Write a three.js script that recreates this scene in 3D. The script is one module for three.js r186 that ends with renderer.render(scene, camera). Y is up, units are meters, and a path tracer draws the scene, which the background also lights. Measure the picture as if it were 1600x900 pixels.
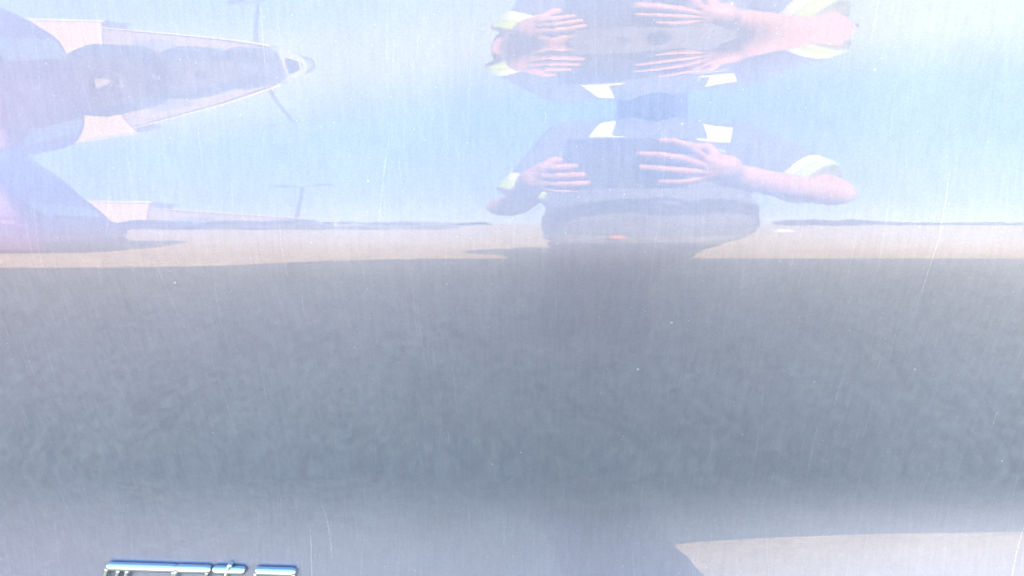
import * as THREE from 'three';
import { mergeGeometries } from 'three/addons/utils/BufferGeometryUtils.js';
import { RoundedBoxGeometry } from 'three/addons/geometries/RoundedBoxGeometry.js';

// ---------------------------------------------------------------- camera, sky, sun, exposure
const scene = new THREE.Scene();
const camera = new THREE.PerspectiveCamera(39.42, 16 / 9, 0.01, 2000);
camera.position.set(0, 1.3, 0.75);
camera.rotation.order = 'YXZ';
camera.rotation.set(-23 * Math.PI / 180, 4.55 * Math.PI / 180, 0);
camera.updateMatrixWorld(true);
scene.add(camera);

const renderer = new THREE.WebGLRenderer({ antialias: true });
renderer.toneMapping = THREE.LinearToneMapping;
renderer.toneMappingExposure = 9.8;
renderer.shadowMap.enabled = true;

const SUN_ELEV = 37.64 * Math.PI / 180, SUN_AZ = -10 * Math.PI / 180;
const sunDir = new THREE.Vector3(-Math.sin(SUN_AZ) * Math.cos(SUN_ELEV), Math.sin(SUN_ELEV), -Math.cos(SUN_AZ) * Math.cos(SUN_ELEV));
const sun = new THREE.DirectionalLight(0xffe4c2, 5);
sun.position.copy(sunDir).multiplyScalar(60); sun.target.position.set(0, 0, 0);
sun.castShadow = true; sun.shadow.mapSize.set(4096, 4096);
Object.assign(sun.shadow.camera, { left: -40, right: 40, top: 40, bottom: -40, near: 1, far: 150 });
scene.add(sun, sun.target);

{ // clear-day sky: pale at the horizon, deepening evenly to blue overhead, paler round the sun
  const W = 512, H = 256, d = new Float32Array(W * H * 4);
  const stops = [[0, 0.62, 0.65, 0.59], [3, 0.51, 0.57, 0.54], [6, 0.39, 0.48, 0.50], [12, 0.28, 0.41, 0.48], [25, 0.20, 0.335, 0.46], [50, 0.125, 0.255, 0.45], [90, 0.085, 0.195, 0.41]];
  for (let j = 0; j < H; j++) {
    const el = ((j + 0.5) / H - 0.5) * 180;
    let c;
    if (el <= 0) c = [0.62, 0.65, 0.59];
    else { let i = 0; while (i < stops.length - 2 && el > stops[i + 1][0]) i++; const a = stops[i], b = stops[i + 1], t = Math.min(1, (el - a[0]) / (b[0] - a[0])); c = [1, 2, 3].map(k => a[k] + (b[k] - a[k]) * t); }
    const ce = Math.cos(el * Math.PI / 180), se = Math.sin(el * Math.PI / 180);
    for (let i = 0; i < W; i++) {
      const az = ((i + 0.5) / W - 0.5) * 2 * Math.PI;
      const x = ce * Math.cos(az), z = ce * Math.sin(az);
      const dot = Math.max(0, x * sunDir.x + se * sunDir.y + z * sunDir.z);
      const g = 0.45 * Math.pow(dot, 6);
      const k = (j * W + i) * 4;
      d[k] = c[0] + g; d[k + 1] = c[1] + g * 0.97; d[k + 2] = c[2] + g * 0.9; d[k + 3] = 1;
    }
  }
  const t = new THREE.DataTexture(d, W, H, THREE.RGBAFormat, THREE.FloatType);
  t.mapping = THREE.EquirectangularReflectionMapping; t.magFilter = t.minFilter = THREE.LinearFilter; t.needsUpdate = true;
  scene.background = t; scene.environment = t;
}

// ---------------------------------------------------------------- helpers
let seed = 20240611;
const rnd = () => { seed |= 0; seed = seed + 0x6D2B79F5 | 0; let t = Math.imul(seed ^ seed >>> 15, 1 | seed); t = t + Math.imul(t ^ t >>> 7, 61 | t) ^ t; return ((t ^ t >>> 14) >>> 0) / 4294967296; };
const rr = (a, b) => a + (b - a) * rnd();
const lerp = (a, b, t) => a + (b - a) * t, clamp = (x, a, b) => Math.min(b, Math.max(a, x));
const sstep = (a, b, x) => { const t = clamp((x - a) / (b - a), 0, 1); return t * t * (3 - 2 * t); };
const V = (x, y, z) => new THREE.Vector3(x, y, z);
const rgb = (r, g, b) => new THREE.Color().setRGB(r, g, b);
const taken = {};
function numbered(n) { taken[n] = (taken[n] ?? -1) + 1; return taken[n] ? `${n}_${String(taken[n]).padStart(3, '0')}` : n; }
function mesh(name, geo, mat, parent, label) {
  const m = new THREE.Mesh(geo, mat); m.castShadow = m.receiveShadow = true;
  if (parent === scene) m.name = numbered(name); else m.name = name;
  if (label) m.userData.label = label;
  parent.add(m); return m;
}
function thing(name, label, category, pos = [0, 0, 0], turn = 0, group) {
  const o = new THREE.Group(); o.name = numbered(name); o.position.set(...pos); o.rotation.y = turn;
  o.userData = { label, category }; if (group) o.userData.group = group;
  scene.add(o); return o;
}
const strip = g => { const n = g.index ? g.toNonIndexed() : g; for (const k of Object.keys(n.attributes)) if (!['position', 'normal', 'uv'].includes(k)) n.deleteAttribute(k); return n; };
const merge = gs => mergeGeometries(gs.map(strip));
const box = (w, h, d, x = 0, y = 0, z = 0) => new THREE.BoxGeometry(w, h, d).translate(x, y, z);
const rbox = (w, h, d, r, x = 0, y = 0, z = 0) => new RoundedBoxGeometry(w, h, d, 2, r).translate(x, y, z);
function rod(a, b, ra, rb = ra, n = 10) {
  const d = b.clone().sub(a), g = new THREE.CylinderGeometry(rb, ra, d.length(), n);
  g.applyQuaternion(new THREE.Quaternion().setFromUnitVectors(V(0, 1, 0), d.clone().normalize()));
  const c = a.clone().add(b).multiplyScalar(0.5); return g.translate(c.x, c.y, c.z);
}
function hash(x, y, s) { let h = Math.imul(x, 374761393) + Math.imul(y, 668265263) + Math.imul(s, 974634777) | 0; h = Math.imul(h ^ h >>> 13, 1274126177); return ((h ^ h >>> 16) >>> 0) / 4294967296; }
function vnoise(x, y, s, per) { // value noise, tiling every per cells
  const xi = Math.floor(x), yi = Math.floor(y), fx = x - xi, fy = y - yi, u = fx * fx * (3 - 2 * fx), v = fy * fy * (3 - 2 * fy), w = (a) => ((a % per) + per) % per;
  return lerp(lerp(hash(w(xi), w(yi), s), hash(w(xi + 1), w(yi), s), u), lerp(hash(w(xi), w(yi + 1), s), hash(w(xi + 1), w(yi + 1), s), u), v);
}
function dataTex(W, H, fn, srgb = true, repeat = true) {
  const d = new Uint8Array(W * H * 4);
  for (let j = 0; j < H; j++) for (let i = 0; i < W; i++) { const c = fn(i, j), k = (j * W + i) * 4; d[k] = c[0]; d[k + 1] = c[1]; d[k + 2] = c[2]; d[k + 3] = 255; }
  const t = new THREE.DataTexture(d, W, H); t.magFilter = THREE.LinearFilter; t.minFilter = THREE.LinearMipmapLinearFilter; t.generateMipmaps = true;
  if (srgb) t.colorSpace = THREE.SRGBColorSpace; if (repeat) t.wrapS = t.wrapT = THREE.RepeatWrapping; t.needsUpdate = true; return t;
}
const std = (c, roughness = 0.7, metalness = 0, extra = {}) => new THREE.MeshStandardMaterial({ color: c, roughness, metalness, ...extra });
const phys = (c, o) => new THREE.MeshPhysicalMaterial({ color: c, ...o });

// ---------------------------------------------------------------- ground
{
  const N = 1024, per = 6.0; // metres a tile
  const f = (i, j) => {
    const u = i / N, v = j / N;
    const big = vnoise(u * 5, v * 5, 1, 5), mid = vnoise(u * 37, v * 37, 2, 37), sm = vnoise(u * 170, v * 170, 3, 170), gr = vnoise(u * 512, v * 512, 4, 512);
    return { t: 0.08 * (big - 0.5) + 0.08 * (mid - 0.5) + 0.1 * (sm - 0.5) + 0.75 * (gr - 0.5), h: 0.5 * sm + 0.5 * gr, w: mid };
  };
  const map = dataTex(N, N, (i, j) => { const a = f(i, j), k = 1 + 0.95 * a.t; return [190 * k, (171 + 4 * (a.w - 0.5)) * k, (140 + 10 * (a.w - 0.5)) * k].map(x => clamp(x, 0, 255)); });
  const bmp = dataTex(N, N, (i, j) => { const h = f(i, j).h * 255; return [h, h, h]; }, false);
  const g = new THREE.PlaneGeometry(1600, 1600, 1, 1).rotateX(-Math.PI / 2), uv = g.attributes.uv, p = g.attributes.position;
  for (let i = 0; i < uv.count; i++) uv.setXY(i, p.getX(i) / per, -p.getZ(i) / per);
  const m = mesh('ground', g, std(0xffffff, 0.95, 0, { map, bumpMap: bmp, bumpScale: 0.002 }), scene);
  m.userData = { kind: 'structure' };
}
// ---------------------------------------------------------------- the van whose flank fills the picture
// body sections: at each station along the flank, heights (0.1 mm) and the lean of the sheet metal (degrees, + faces up)
const stations=[-0.62,-0.5,-0.4,-0.3,-0.2,-0.1,0,0.1,0.2,0.3,0.4,0.5,0.6];
const profileY=[[4684,5027,5345,5563,5746,5932,6121,6316,6515,6719,6991,7345,7847,8324,8689,9039,9374,9615,9740,9848,9967,10040,10111,10180,10235,10289,10329,10368,10408,10474,10539,10603,10668,10757,10859,10961,11049,11152,11241,11344,11433,11534,11622,11722,11809,11870,11968,12053,12137,12209,12292,12387,12468,12584,12699,12870,13038],
[4769,5109,5424,5639,5821,6005,6193,6385,6582,6785,7055,7406,7903,8375,8737,9083,9415,9653,9777,9883,10001,10073,10144,10213,10267,10320,10359,10399,10438,10503,10567,10631,10695,10783,10884,10984,11072,11172,11260,11361,11449,11549,11636,11734,11820,11881,11978,12062,12146,12217,12299,12393,12474,12589,12702,12871,13038],
[4847,5184,5497,5710,5890,6072,6258,6449,6644,6845,7113,7461,7954,8422,8780,9123,9452,9688,9811,9916,10033,10104,10174,10242,10295,10348,10387,10426,10465,10529,10593,10656,10719,10807,10907,11006,11093,11191,11278,11377,11463,11562,11648,11746,11831,11891,11987,12071,12154,12224,12306,12398,12478,12592,12705,12872,13038],
[4923,5257,5567,5778,5956,6136,6321,6510,6703,6903,7168,7514,8002,8467,8822,9162,9487,9721,9843,9947,10063,10134,10203,10270,10323,10375,10414,10452,10491,10554,10617,10680,10742,10829,10928,11027,11112,11210,11295,11392,11478,11575,11660,11756,11841,11900,11996,12078,12160,12230,12311,12403,12483,12595,12707,12873,13037],
[5003,5333,5639,5847,6023,6201,6384,6571,6763,6961,7224,7566,8051,8511,8863,9200,9522,9755,9875,9978,10093,10163,10231,10298,10350,10402,10440,10478,10516,10579,10642,10704,10766,10852,10950,11047,11132,11228,11312,11408,11492,11588,11672,11767,11850,11909,12004,12086,12167,12236,12317,12408,12487,12599,12710,12875,13037],
[5090,5414,5715,5919,6092,6268,6447,6632,6822,7018,7280,7619,8100,8556,8905,9238,9558,9788,9907,10009,10123,10192,10260,10326,10378,10429,10467,10505,10542,10605,10667,10728,10789,10874,10971,11068,11152,11247,11330,11425,11507,11602,11684,11778,11860,11919,12012,12093,12174,12243,12323,12413,12491,12603,12713,12876,13037],
[5191,5506,5798,5996,6165,6336,6512,6694,6881,7076,7335,7672,8148,8601,8946,9277,9593,9821,9939,10040,10153,10221,10288,10354,10405,10456,10494,10531,10568,10630,10691,10752,10813,10897,10993,11088,11171,11266,11348,11441,11523,11616,11697,11790,11871,11929,12021,12102,12182,12250,12329,12419,12497,12607,12716,12877,13036],
[5299,5604,5884,6075,6238,6406,6578,6756,6941,7134,7391,7725,8197,8646,8988,9315,9629,9854,9971,10071,10183,10251,10317,10382,10433,10483,10520,10557,10594,10655,10716,10776,10836,10919,11014,11109,11191,11284,11366,11458,11539,11630,11711,11802,11882,11939,12030,12110,12190,12257,12336,12424,12502,12611,12719,12878,13036],
[5399,5695,5967,6152,6311,6474,6643,6818,7001,7192,7447,7778,8246,8690,9029,9354,9664,9888,10003,10102,10213,10280,10346,10410,10460,10510,10547,10583,10620,10680,10740,10800,10859,10942,11036,11129,11210,11303,11383,11475,11555,11646,11725,11815,11894,11951,12041,12119,12198,12264,12342,12430,12506,12614,12721,12880,13035],
[5485,5775,6042,6224,6380,6541,6707,6880,7060,7250,7503,7831,8295,8735,9071,9392,9700,9921,10035,10133,10243,10309,10374,10438,10488,10537,10573,10610,10646,10705,10765,10824,10883,10964,11057,11150,11230,11322,11401,11492,11571,11661,11739,11829,11907,11962,12051,12129,12206,12272,12349,12436,12511,12618,12724,12881,13035],
[5561,5848,6112,6293,6447,6606,6770,6941,7120,7308,7559,7884,8344,8780,9113,9431,9735,9954,10067,10164,10272,10337,10402,10464,10514,10562,10598,10634,10670,10729,10788,10846,10904,10985,11077,11168,11248,11339,11418,11507,11585,11674,11752,11841,11918,11973,12061,12138,12214,12279,12355,12441,12516,12622,12727,12882,13035],
[5633,5918,6181,6360,6513,6671,6833,7002,7179,7364,7612,7933,8387,8818,9146,9461,9762,9978,10089,10185,10292,10357,10420,10483,10531,10579,10615,10651,10686,10745,10803,10861,10918,10999,11090,11181,11260,11349,11428,11517,11594,11683,11760,11848,11925,11979,12067,12143,12219,12283,12359,12444,12519,12624,12728,12882,13035],
[5705,5988,6249,6427,6579,6735,6896,7062,7235,7416,7659,7973,8418,8841,9164,9474,9772,9986,10097,10192,10298,10363,10426,10488,10537,10585,10620,10656,10691,10749,10808,10865,10923,11003,11094,11184,11263,11352,11431,11519,11597,11685,11762,11850,11926,11981,12068,12144,12220,12284,12360,12445,12519,12624,12728,12883,13035]];
const profileTilt=[[17.9,15,12.3,10.7,9.1,7.3,4.8,2.1,-0.9,-3.9,-7,-7.7,-8.2,-8.4,-8.5,-8.3,-7.7,-6.9,-5.9,-4.5,-2.3,-0.2,2.8,5.6,7.5,8.9,9.6,10,10.3,10.9,11.5,12.1,12.6,12.8,12.9,12.9,12.4,6.9,6,5.1,4.5,3.9,3.6,3.3,3.3,3.3,3.3,3.5,3.6,4,4.7,5.4,5.7,5.6,5.3,4.8,4.4],
[17.9,15,12.3,10.6,9.1,7.2,4.8,2.1,-1.1,-4,-7.2,-7.9,-8.3,-8.5,-8.6,-8.4,-7.8,-7,-6,-4.6,-2.4,-0.3,2.7,5.5,7.4,8.8,9.5,9.9,10.2,10.8,11.4,12,12.5,12.7,12.8,12.8,12.6,10,8.1,6.5,5.5,4.6,4,3.5,3.3,3.2,3.3,3.4,3.6,4.1,4.7,5.5,5.9,5.8,5.5,5,4.5],
[17.9,14.9,12.3,10.6,9.1,7.2,4.7,2,-1.2,-4.1,-7.3,-8,-8.4,-8.6,-8.7,-8.6,-8,-7.1,-6.2,-4.7,-2.5,-0.4,2.6,5.4,7.3,8.7,9.4,9.8,10.1,10.7,11.4,11.9,12.4,12.6,12.7,12.8,12.7,11.6,10.1,8.3,7,5.7,4.8,3.9,3.4,3.3,3.3,3.4,3.6,4.1,4.8,5.7,6.1,6,5.8,5.3,4.8],
[17.9,15,12.3,10.6,9.1,7.2,4.7,1.9,-1.3,-4.3,-7.4,-8.1,-8.6,-8.8,-8.8,-8.7,-8.1,-7.2,-6.3,-4.8,-2.6,-0.5,2.5,5.3,7.2,8.7,9.3,9.7,10,10.7,11.3,11.9,12.3,12.5,12.7,12.8,12.7,12.3,11.4,10,8.7,7.2,6.1,5,4.2,3.8,3.6,3.6,3.8,4.2,4.8,5.5,5.9,5.9,5.6,5.1,4.7],
[18.1,15.2,12.5,10.8,9.3,7.4,4.8,2,-1.4,-4.4,-7.6,-8.3,-8.7,-8.9,-9,-8.8,-8.2,-7.3,-6.4,-4.9,-2.7,-0.6,2.4,5.2,7.1,8.6,9.2,9.6,9.9,10.6,11.2,11.8,12.2,12.4,12.6,12.7,12.8,12.7,12.3,11.5,10.5,9.2,7.9,6.6,5.5,4.9,4.2,4,4,4.1,4.4,4.8,4.9,4.8,4.5,4.1,3.6],
[18.5,15.7,13.1,11.4,9.8,7.8,5.1,2.1,-1.4,-4.6,-7.7,-8.4,-8.8,-9,-9.1,-8.9,-8.3,-7.4,-6.5,-5,-2.8,-0.7,2.3,5.1,7,8.5,9.1,9.5,9.9,10.5,11.1,11.7,12.2,12.4,12.5,12.6,12.7,12.8,12.9,12.7,12.2,11.1,9.8,8.1,6.7,5.7,4.4,3.6,3.2,3.1,3.3,3.5,3.6,3.5,3.2,2.8,2.3],
[19.4,17,14.6,12.8,10.9,8.6,5.8,2.5,-1.4,-4.7,-7.9,-8.5,-9,-9.1,-9.2,-9,-8.4,-7.5,-6.6,-5.2,-2.9,-0.8,2.2,5,6.9,8.4,9,9.5,9.8,10.4,11,11.6,12.1,12.3,12.4,12.5,12.6,12.8,12.9,13.3,13.5,12.7,11.4,9.5,7.6,6.2,4.2,2.8,1.9,1.7,1.9,2.5,2.9,2.9,2.6,2.2,1.7],
[20.6,18.7,16.7,14.5,12.2,9.7,6.5,3,-1.3,-4.9,-8,-8.7,-9.1,-9.3,-9.3,-9.1,-8.5,-7.6,-6.7,-5.3,-3,-0.9,2.1,4.9,6.8,8.3,8.9,9.4,9.7,10.3,10.9,11.5,12,12.2,12.4,12.5,12.6,12.7,12.9,13.3,13.6,13.4,12.5,10.8,8.9,7.4,5.2,3.4,2.2,1.6,1.6,2.2,2.7,2.7,2.5,2,1.6],
[21.5,19.9,18.1,15.9,13.3,10.5,7.2,3.4,-1.2,-5,-8.1,-8.8,-9.2,-9.4,-9.5,-9.3,-8.6,-7.8,-6.8,-5.4,-3.1,-1,2,4.8,6.7,8.2,8.9,9.3,9.6,10.2,10.9,11.5,11.9,12.1,12.3,12.4,12.5,12.6,12.9,13,13.1,13,12.5,11.4,10,8.8,6.8,5.1,3.7,2.9,2.4,2.6,2.7,2.6,2.3,1.9,1.5],
[22,20.4,18.6,16.4,13.8,10.9,7.5,3.6,-1.3,-5.2,-8.3,-8.9,-9.4,-9.5,-9.6,-9.4,-8.7,-7.9,-6.9,-5.5,-3.2,-1.1,1.9,4.7,6.6,8.1,8.8,9.2,9.5,10.1,10.8,11.4,11.8,12.1,12.2,12.3,12.4,12.5,12.9,12.8,12.6,12.3,12,11.3,10.3,9.4,7.8,6.4,5,4.1,3.3,3,2.9,2.7,2.4,2,1.6],
[22.1,20.4,18.5,16.3,13.9,11.1,7.6,3.6,-1.4,-5.3,-8.4,-9.1,-9.5,-9.6,-9.7,-9.5,-8.9,-8,-7,-5.6,-3.3,-1.2,1.8,4.6,6.5,8,8.7,9.1,9.4,10.1,10.7,11.3,11.8,12,12.1,12.2,12.3,12.5,12.8,12.7,12.3,11.9,11.5,10.9,10.2,9.4,8.1,6.8,5.6,4.6,3.8,3.2,3.1,2.9,2.6,2.2,1.8],
[22.1,20.2,18.2,16.1,13.8,11.1,7.5,3.5,-1.5,-5.5,-8.5,-9.2,-9.6,-9.8,-9.8,-9.6,-8.9,-8,-7.1,-5.6,-3.4,-1.3,1.8,4.6,6.5,8,8.6,9,9.4,10,10.6,11.2,11.7,11.9,12,12.1,12.2,12.4,12.8,12.6,12.2,11.7,11.3,10.7,10,9.3,8.1,6.9,5.7,4.8,3.9,3.2,3.1,3,2.7,2.3,1.9],
[22,20,17.9,15.9,13.7,11,7.4,3.4,-1.6,-5.6,-8.7,-9.3,-9.7,-9.8,-9.9,-9.6,-9,-8.1,-7.1,-5.7,-3.4,-1.3,1.7,4.5,6.4,7.9,8.6,9,9.3,10,10.6,11.2,11.7,11.9,12,12.1,12.2,12.4,12.8,12.6,12.2,11.7,11.3,10.7,10,9.3,8.1,6.9,5.7,4.8,3.9,3.2,3.1,3,2.7,2.3,1.9]];

const paintMap = (() => { // dust film, wash scratches, chips: 1.5 m x 1.1 m of flank
  const W = 2048, H = 1536, a = new Float32Array(W * H).fill(0);
  for (let j = 0; j < H; j++) for (let i = 0; i < W; i++) {
    const n = 0.5 * hash(i, j, 11) + 0.5 * hash(i >> 1, j >> 1, 12), s = vnoise(i / 5, j / 16, 13, 4096), b = vnoise(i / 90, j / 70, 14, 4096), st = vnoise(i / 2.2, j / 60, 15, 4096);
    a[j * W + i] = 0.14 * (n - 0.5) + 0.06 * (s - 0.5) + 0.06 * (b - 0.5) + 0.04 * (st - 0.5);
  }
  const put = (x, y, v) => { x |= 0; y |= 0; if (x >= 0 && y >= 0 && x < W && y < H) a[y * W + x] = Math.max(a[y * W + x], a[y * W + x] * 0.5 + v); };
  for (let k = 0; k < 620; k++) { // near-vertical hairlines, mostly faint
    let x = rr(0, W), y = rr(0, H), dir = rr(-0.09, 0.09); const len = rr(20, 150) * (rnd() < 0.12 ? 2.2 : 1), st = rr(0.05, 0.2) * (rnd() < 0.06 ? 2.4 : 1);
    for (let t = 0; t < len; t++) { y += 1; dir += rr(-0.012, 0.012); x += dir; if (rnd() < 0.82) put(x, y, st * rr(0.5, 1) * Math.min(1, 4 * t / len, 4 * (1 - t / len))); }
  }
  for (let k = 0; k < 1900; k++) { // dust grains
    const x = rr(0, W), y = rr(0, H), s = rnd() < 0.015 ? 1.6 : rr(0.3, 1.02), v = 0.12 + 0.9 * rnd() ** 2.5;
    for (let dy = -2; dy <= 2; dy++) for (let dx = -2; dx <= 2; dx++) if (dx * dx + dy * dy <= s * s) put(x + dx, y + dy, v);
  }
  for (let k = 0; k < 12; k++) { // dried drops and scuffs with ragged outlines
    const x = rr(0, W), y = rr(0, H), r = rr(4, 12), v = rr(0.05, 0.16);
    for (let dy = -r; dy <= r; dy++) for (let dx = -r; dx <= r; dx++) { const q = Math.hypot(dx, dy * 1.2) / r; if (q < 0.55 + 0.5 * vnoise((x + dx) / 4, (y + dy) / 4, 16, 4096) && hash(x + dx | 0, y + dy | 0, 17) < 0.6) put(x + dx, y + dy, v * (q > 0.6 ? 1.2 : 0.7)); }
  }
  return { W, H, a };
})();
const pm = paintMap, B0 = [0.214, 0.243, 0.33];
const enc = c => 255 * (c <= 0.0031308 ? 12.92 * c : 1.055 * Math.pow(c, 1 / 2.4) - 0.055);
const paintColour = dataTex(pm.W, pm.H, (i, j) => { const t = pm.a[j * pm.W + i], up = Math.max(0, t); return B0.map((b, k) => clamp(enc(Math.max(0, b * (1 + 1.1 * Math.min(t, 0.25)) + 0.36 * Math.max(0, up - 0.09) * [1, 0.97, 0.9][k])), 0, 255)); });
const paint = phys(0xffffff, { map: paintColour, roughness: 0.53, metalness: 1, clearcoat: 1, clearcoatRoughness: 0.008, side: THREE.DoubleSide });
const paintPlain = phys(rgb(...B0), { roughness: 0.53, metalness: 1, clearcoat: 1, clearcoatRoughness: 0.008 });

function pchipSlopes(xs, ys) {
  const n = xs.length, m = new Array(n).fill(0), d = [], h = [];
  for (let i = 0; i < n - 1; i++) { h[i] = xs[i + 1] - xs[i]; d[i] = (ys[i + 1] - ys[i]) / h[i]; }
  for (let i = 1; i < n - 1; i++) if (d[i - 1] * d[i] > 0) { const a = 2 * h[i] + h[i - 1], b = h[i] + 2 * h[i - 1]; m[i] = (a + b) / (a / d[i - 1] + b / d[i]); }
  m[0] = d[0]; m[n - 1] = d[n - 2]; return m;
}
const hermite = (xs, ys, m, x) => { if (x <= xs[0]) return ys[0]; const n = xs.length; if (x >= xs[n - 1]) return ys[n - 1]; let i = 0; while (x > xs[i + 1]) i++; const h = xs[i + 1] - xs[i], t = (x - xs[i]) / h; return (1 + 2 * t) * (1 - t) ** 2 * ys[i] + t * (1 - t) ** 2 * h * m[i] + t * t * (3 - 2 * t) * ys[i + 1] + t * t * (t - 1) * h * m[i + 1]; };
function section(x) { // blended profile at x (Catmull-Rom over the stations)
  const n = stations.length, c = clamp(x, stations[0], stations[n - 1]);
  let i = 0; while (i < n - 2 && c > stations[i + 1]) i++;
  const t = (c - stations[i]) / (stations[i + 1] - stations[i]);
  const w = [-0.5 * t + t * t - 0.5 * t ** 3, 1 - 2.5 * t * t + 1.5 * t ** 3, 0.5 * t + 2 * t * t - 1.5 * t ** 3, -0.5 * t * t + 0.5 * t ** 3];
  const ids = [Math.max(0, i - 1), i, i + 1, Math.min(n - 1, i + 2)];
  const ys = [], ts = [];
  for (let k = 0; k < profileY[0].length; k++) { let a = 0, b = 0; ids.forEach((s, q) => { a += w[q] * profileY[s][k] * 1e-4; b += w[q] * profileTilt[s][k]; }); ys.push(a); ts.push(b); }
  return { ys, ts };
}
const ROOF = x => 1.75 - 0.36 * (1 - sstep(-1.3, -0.16, x)) - (x < -0.16 ? 0.012 : 0);
const VX0 = -3.3, VX1 = 2.5, SILL = 0.24;
const flankZ = (x) => { // end rounding of the body in plan
  const e = Math.max(0, VX0 + 0.35 - x, x - (VX1 - 0.35)) / 0.35; return -0.35 * (1 - Math.sqrt(Math.max(0, 1 - Math.min(1, e) ** 2)));
};
const Y_TOP = 1.302, Y_LOW = 0.38, DY = 0.0026, Y_ANCHOR = 1.051;
function flankColumn(x) { // list of [y, z] from sill to roof edge
  const { ys, ts } = section(x), m = pchipSlopes(ys, ts), tilt = y => hermite(ys, ts, m, y) * Math.PI / 180;
  const pts = [], nLow = Math.round((Y_TOP - Y_LOW) / DY);
  const main = []; let z = 0, zA = 0;
  for (let k = 0; k <= nLow; k++) { const y = Y_LOW + (Y_TOP - Y_LOW) * k / nLow; if (k) { const d = (Y_TOP - Y_LOW) / nLow; z -= Math.tan(tilt(y - d / 2)) * d; } main.push([y, z]); if (Math.abs(y - Y_ANCHOR) < DY * 0.51) zA = z; }
  for (const q of main) q[1] -= zA;
  const t0 = tilt(Y_LOW); let zz = main[0][1]; const low = [];
  for (let k = 1; k <= 14; k++) { const y = Y_LOW - (Y_LOW - SILL) * k / 14, tl = t0 + (-0.3 - t0) * sstep(0, 14, k); zz += Math.tan(tl) * (Y_LOW - SILL) / 14; low.unshift([y, zz]); }
  pts.push(...low, ...main);
  const top = ROOF(x), yB = Math.max(top - 0.17, Y_TOP + 0.02), hC = top - yB, t1 = tilt(Y_TOP); zz = main[main.length - 1][1]; let yy = Y_TOP;
  for (let k = 1; k <= 24; k++) { const y = Y_TOP + (yB - Y_TOP) * k / 24, tl = lerp(t1, 0.16, sstep(0, 10, k)); zz -= Math.tan(tl) * (y - yy); yy = y; pts.push([y, zz]); }
  const R = hC / (1 - Math.sin(0.16)), c0 = [yB - R * Math.sin(0.16), zz - R * Math.cos(0.16)];
  for (let k = 1; k <= 16; k++) { const a = lerp(0.16, Math.PI / 2, k / 16); pts.push([c0[0] + R * Math.sin(a), c0[1] + R * Math.cos(a)]); }
  const dz = flankZ(x); return pts.map(([y, z2]) => [y, z2 + dz]);
}
const van = thing('panel_van', 'glossy blue-grey van flank with dusty scratched paint and chrome lettering', 'van');
let flankTop = [], flankBottom = [];
{
  const xs = [];
  for (let x = VX0; x < -1.0; x += 0.05) xs.push(x);
  for (let x = -1.0; x < 0.8; x += 0.005) xs.push(x);
  for (let x = 0.8; x < VX1; x += 0.05) xs.push(x); xs.push(VX1);
  const cols = xs.map(flankColumn), n = cols[0].length, P = [], U = [], I = [];
  cols.forEach((c, i) => { for (const [y, z] of c) { P.push(xs[i], y, z); U.push((xs[i] + 0.75) / 1.5, (y - 0.3) / 1.1); } flankTop.push([xs[i], ...c[n - 1]]); flankBottom.push([xs[i], ...c[0]]); });
  for (let i = 0; i < xs.length - 1; i++) for (let k = 0; k < n - 1; k++) { const a = i * n + k, b = a + n; I.push(a, b, b + 1, a, b + 1, a + 1); }
  const g = new THREE.BufferGeometry(); g.setAttribute('position', new THREE.Float32BufferAttribute(P, 3)); g.setAttribute('uv', new THREE.Float32BufferAttribute(U, 2)); g.setIndex(I); g.computeVertexNormals();
  mesh('side_panel', g, paint, van, 'glossy blue-grey side panel mirroring the sky, the car park and a person');
  // roof, far side, ends and floor close the body
  const zf = -1.85, Q = [], J = []; const m = xs.length;
  flankTop.forEach(([x, y, z]) => Q.push(x, y, z, x, y + 0.02, z - 0.5, x, y, zf + 0.12, x, y - 0.15, zf, x, SILL, zf));
  for (let i = 0; i < m - 1; i++) for (let k = 0; k < 4; k++) { const a = i * 5 + k, b = a + 5; J.push(a, b, b + 1, a, b + 1, a + 1); }
  const r = new THREE.BufferGeometry(); r.setAttribute('position', new THREE.Float32BufferAttribute(Q, 3)); r.setIndex(J); r.computeVertexNormals();
  mesh('roof', r, paintPlain, van);
  const endCap = (i) => { const c = cols[i], s = new THREE.Shape(); s.moveTo(zf, SILL); for (const [y, z] of c) s.lineTo(z, y); s.lineTo(zf + 0.12, c[n - 1][0]); s.lineTo(zf, c[n - 1][0] - 0.15); s.closePath(); const e = new THREE.ShapeGeometry(s); e.rotateY(-Math.PI / 2); return e.translate(xs[i], 0, 0); };
  mesh('front_panel', endCap(0), paintPlain, van); mesh('rear_panel', endCap(m - 1), paintPlain, van);
  const floor = box(VX1 - VX0 - 0.3, 0.04, 1.55, (VX0 + VX1) / 2, SILL + 0.03, -0.98);
  mesh('underbody', floor, std(rgb(0.03, 0.03, 0.03), 0.9), van);
}
const rubber = std(rgb(0.025, 0.025, 0.027), 0.85), steel = std(rgb(0.5, 0.5, 0.52), 0.35, 1), darkPlastic = std(rgb(0.03, 0.031, 0.034), 0.55);
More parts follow.
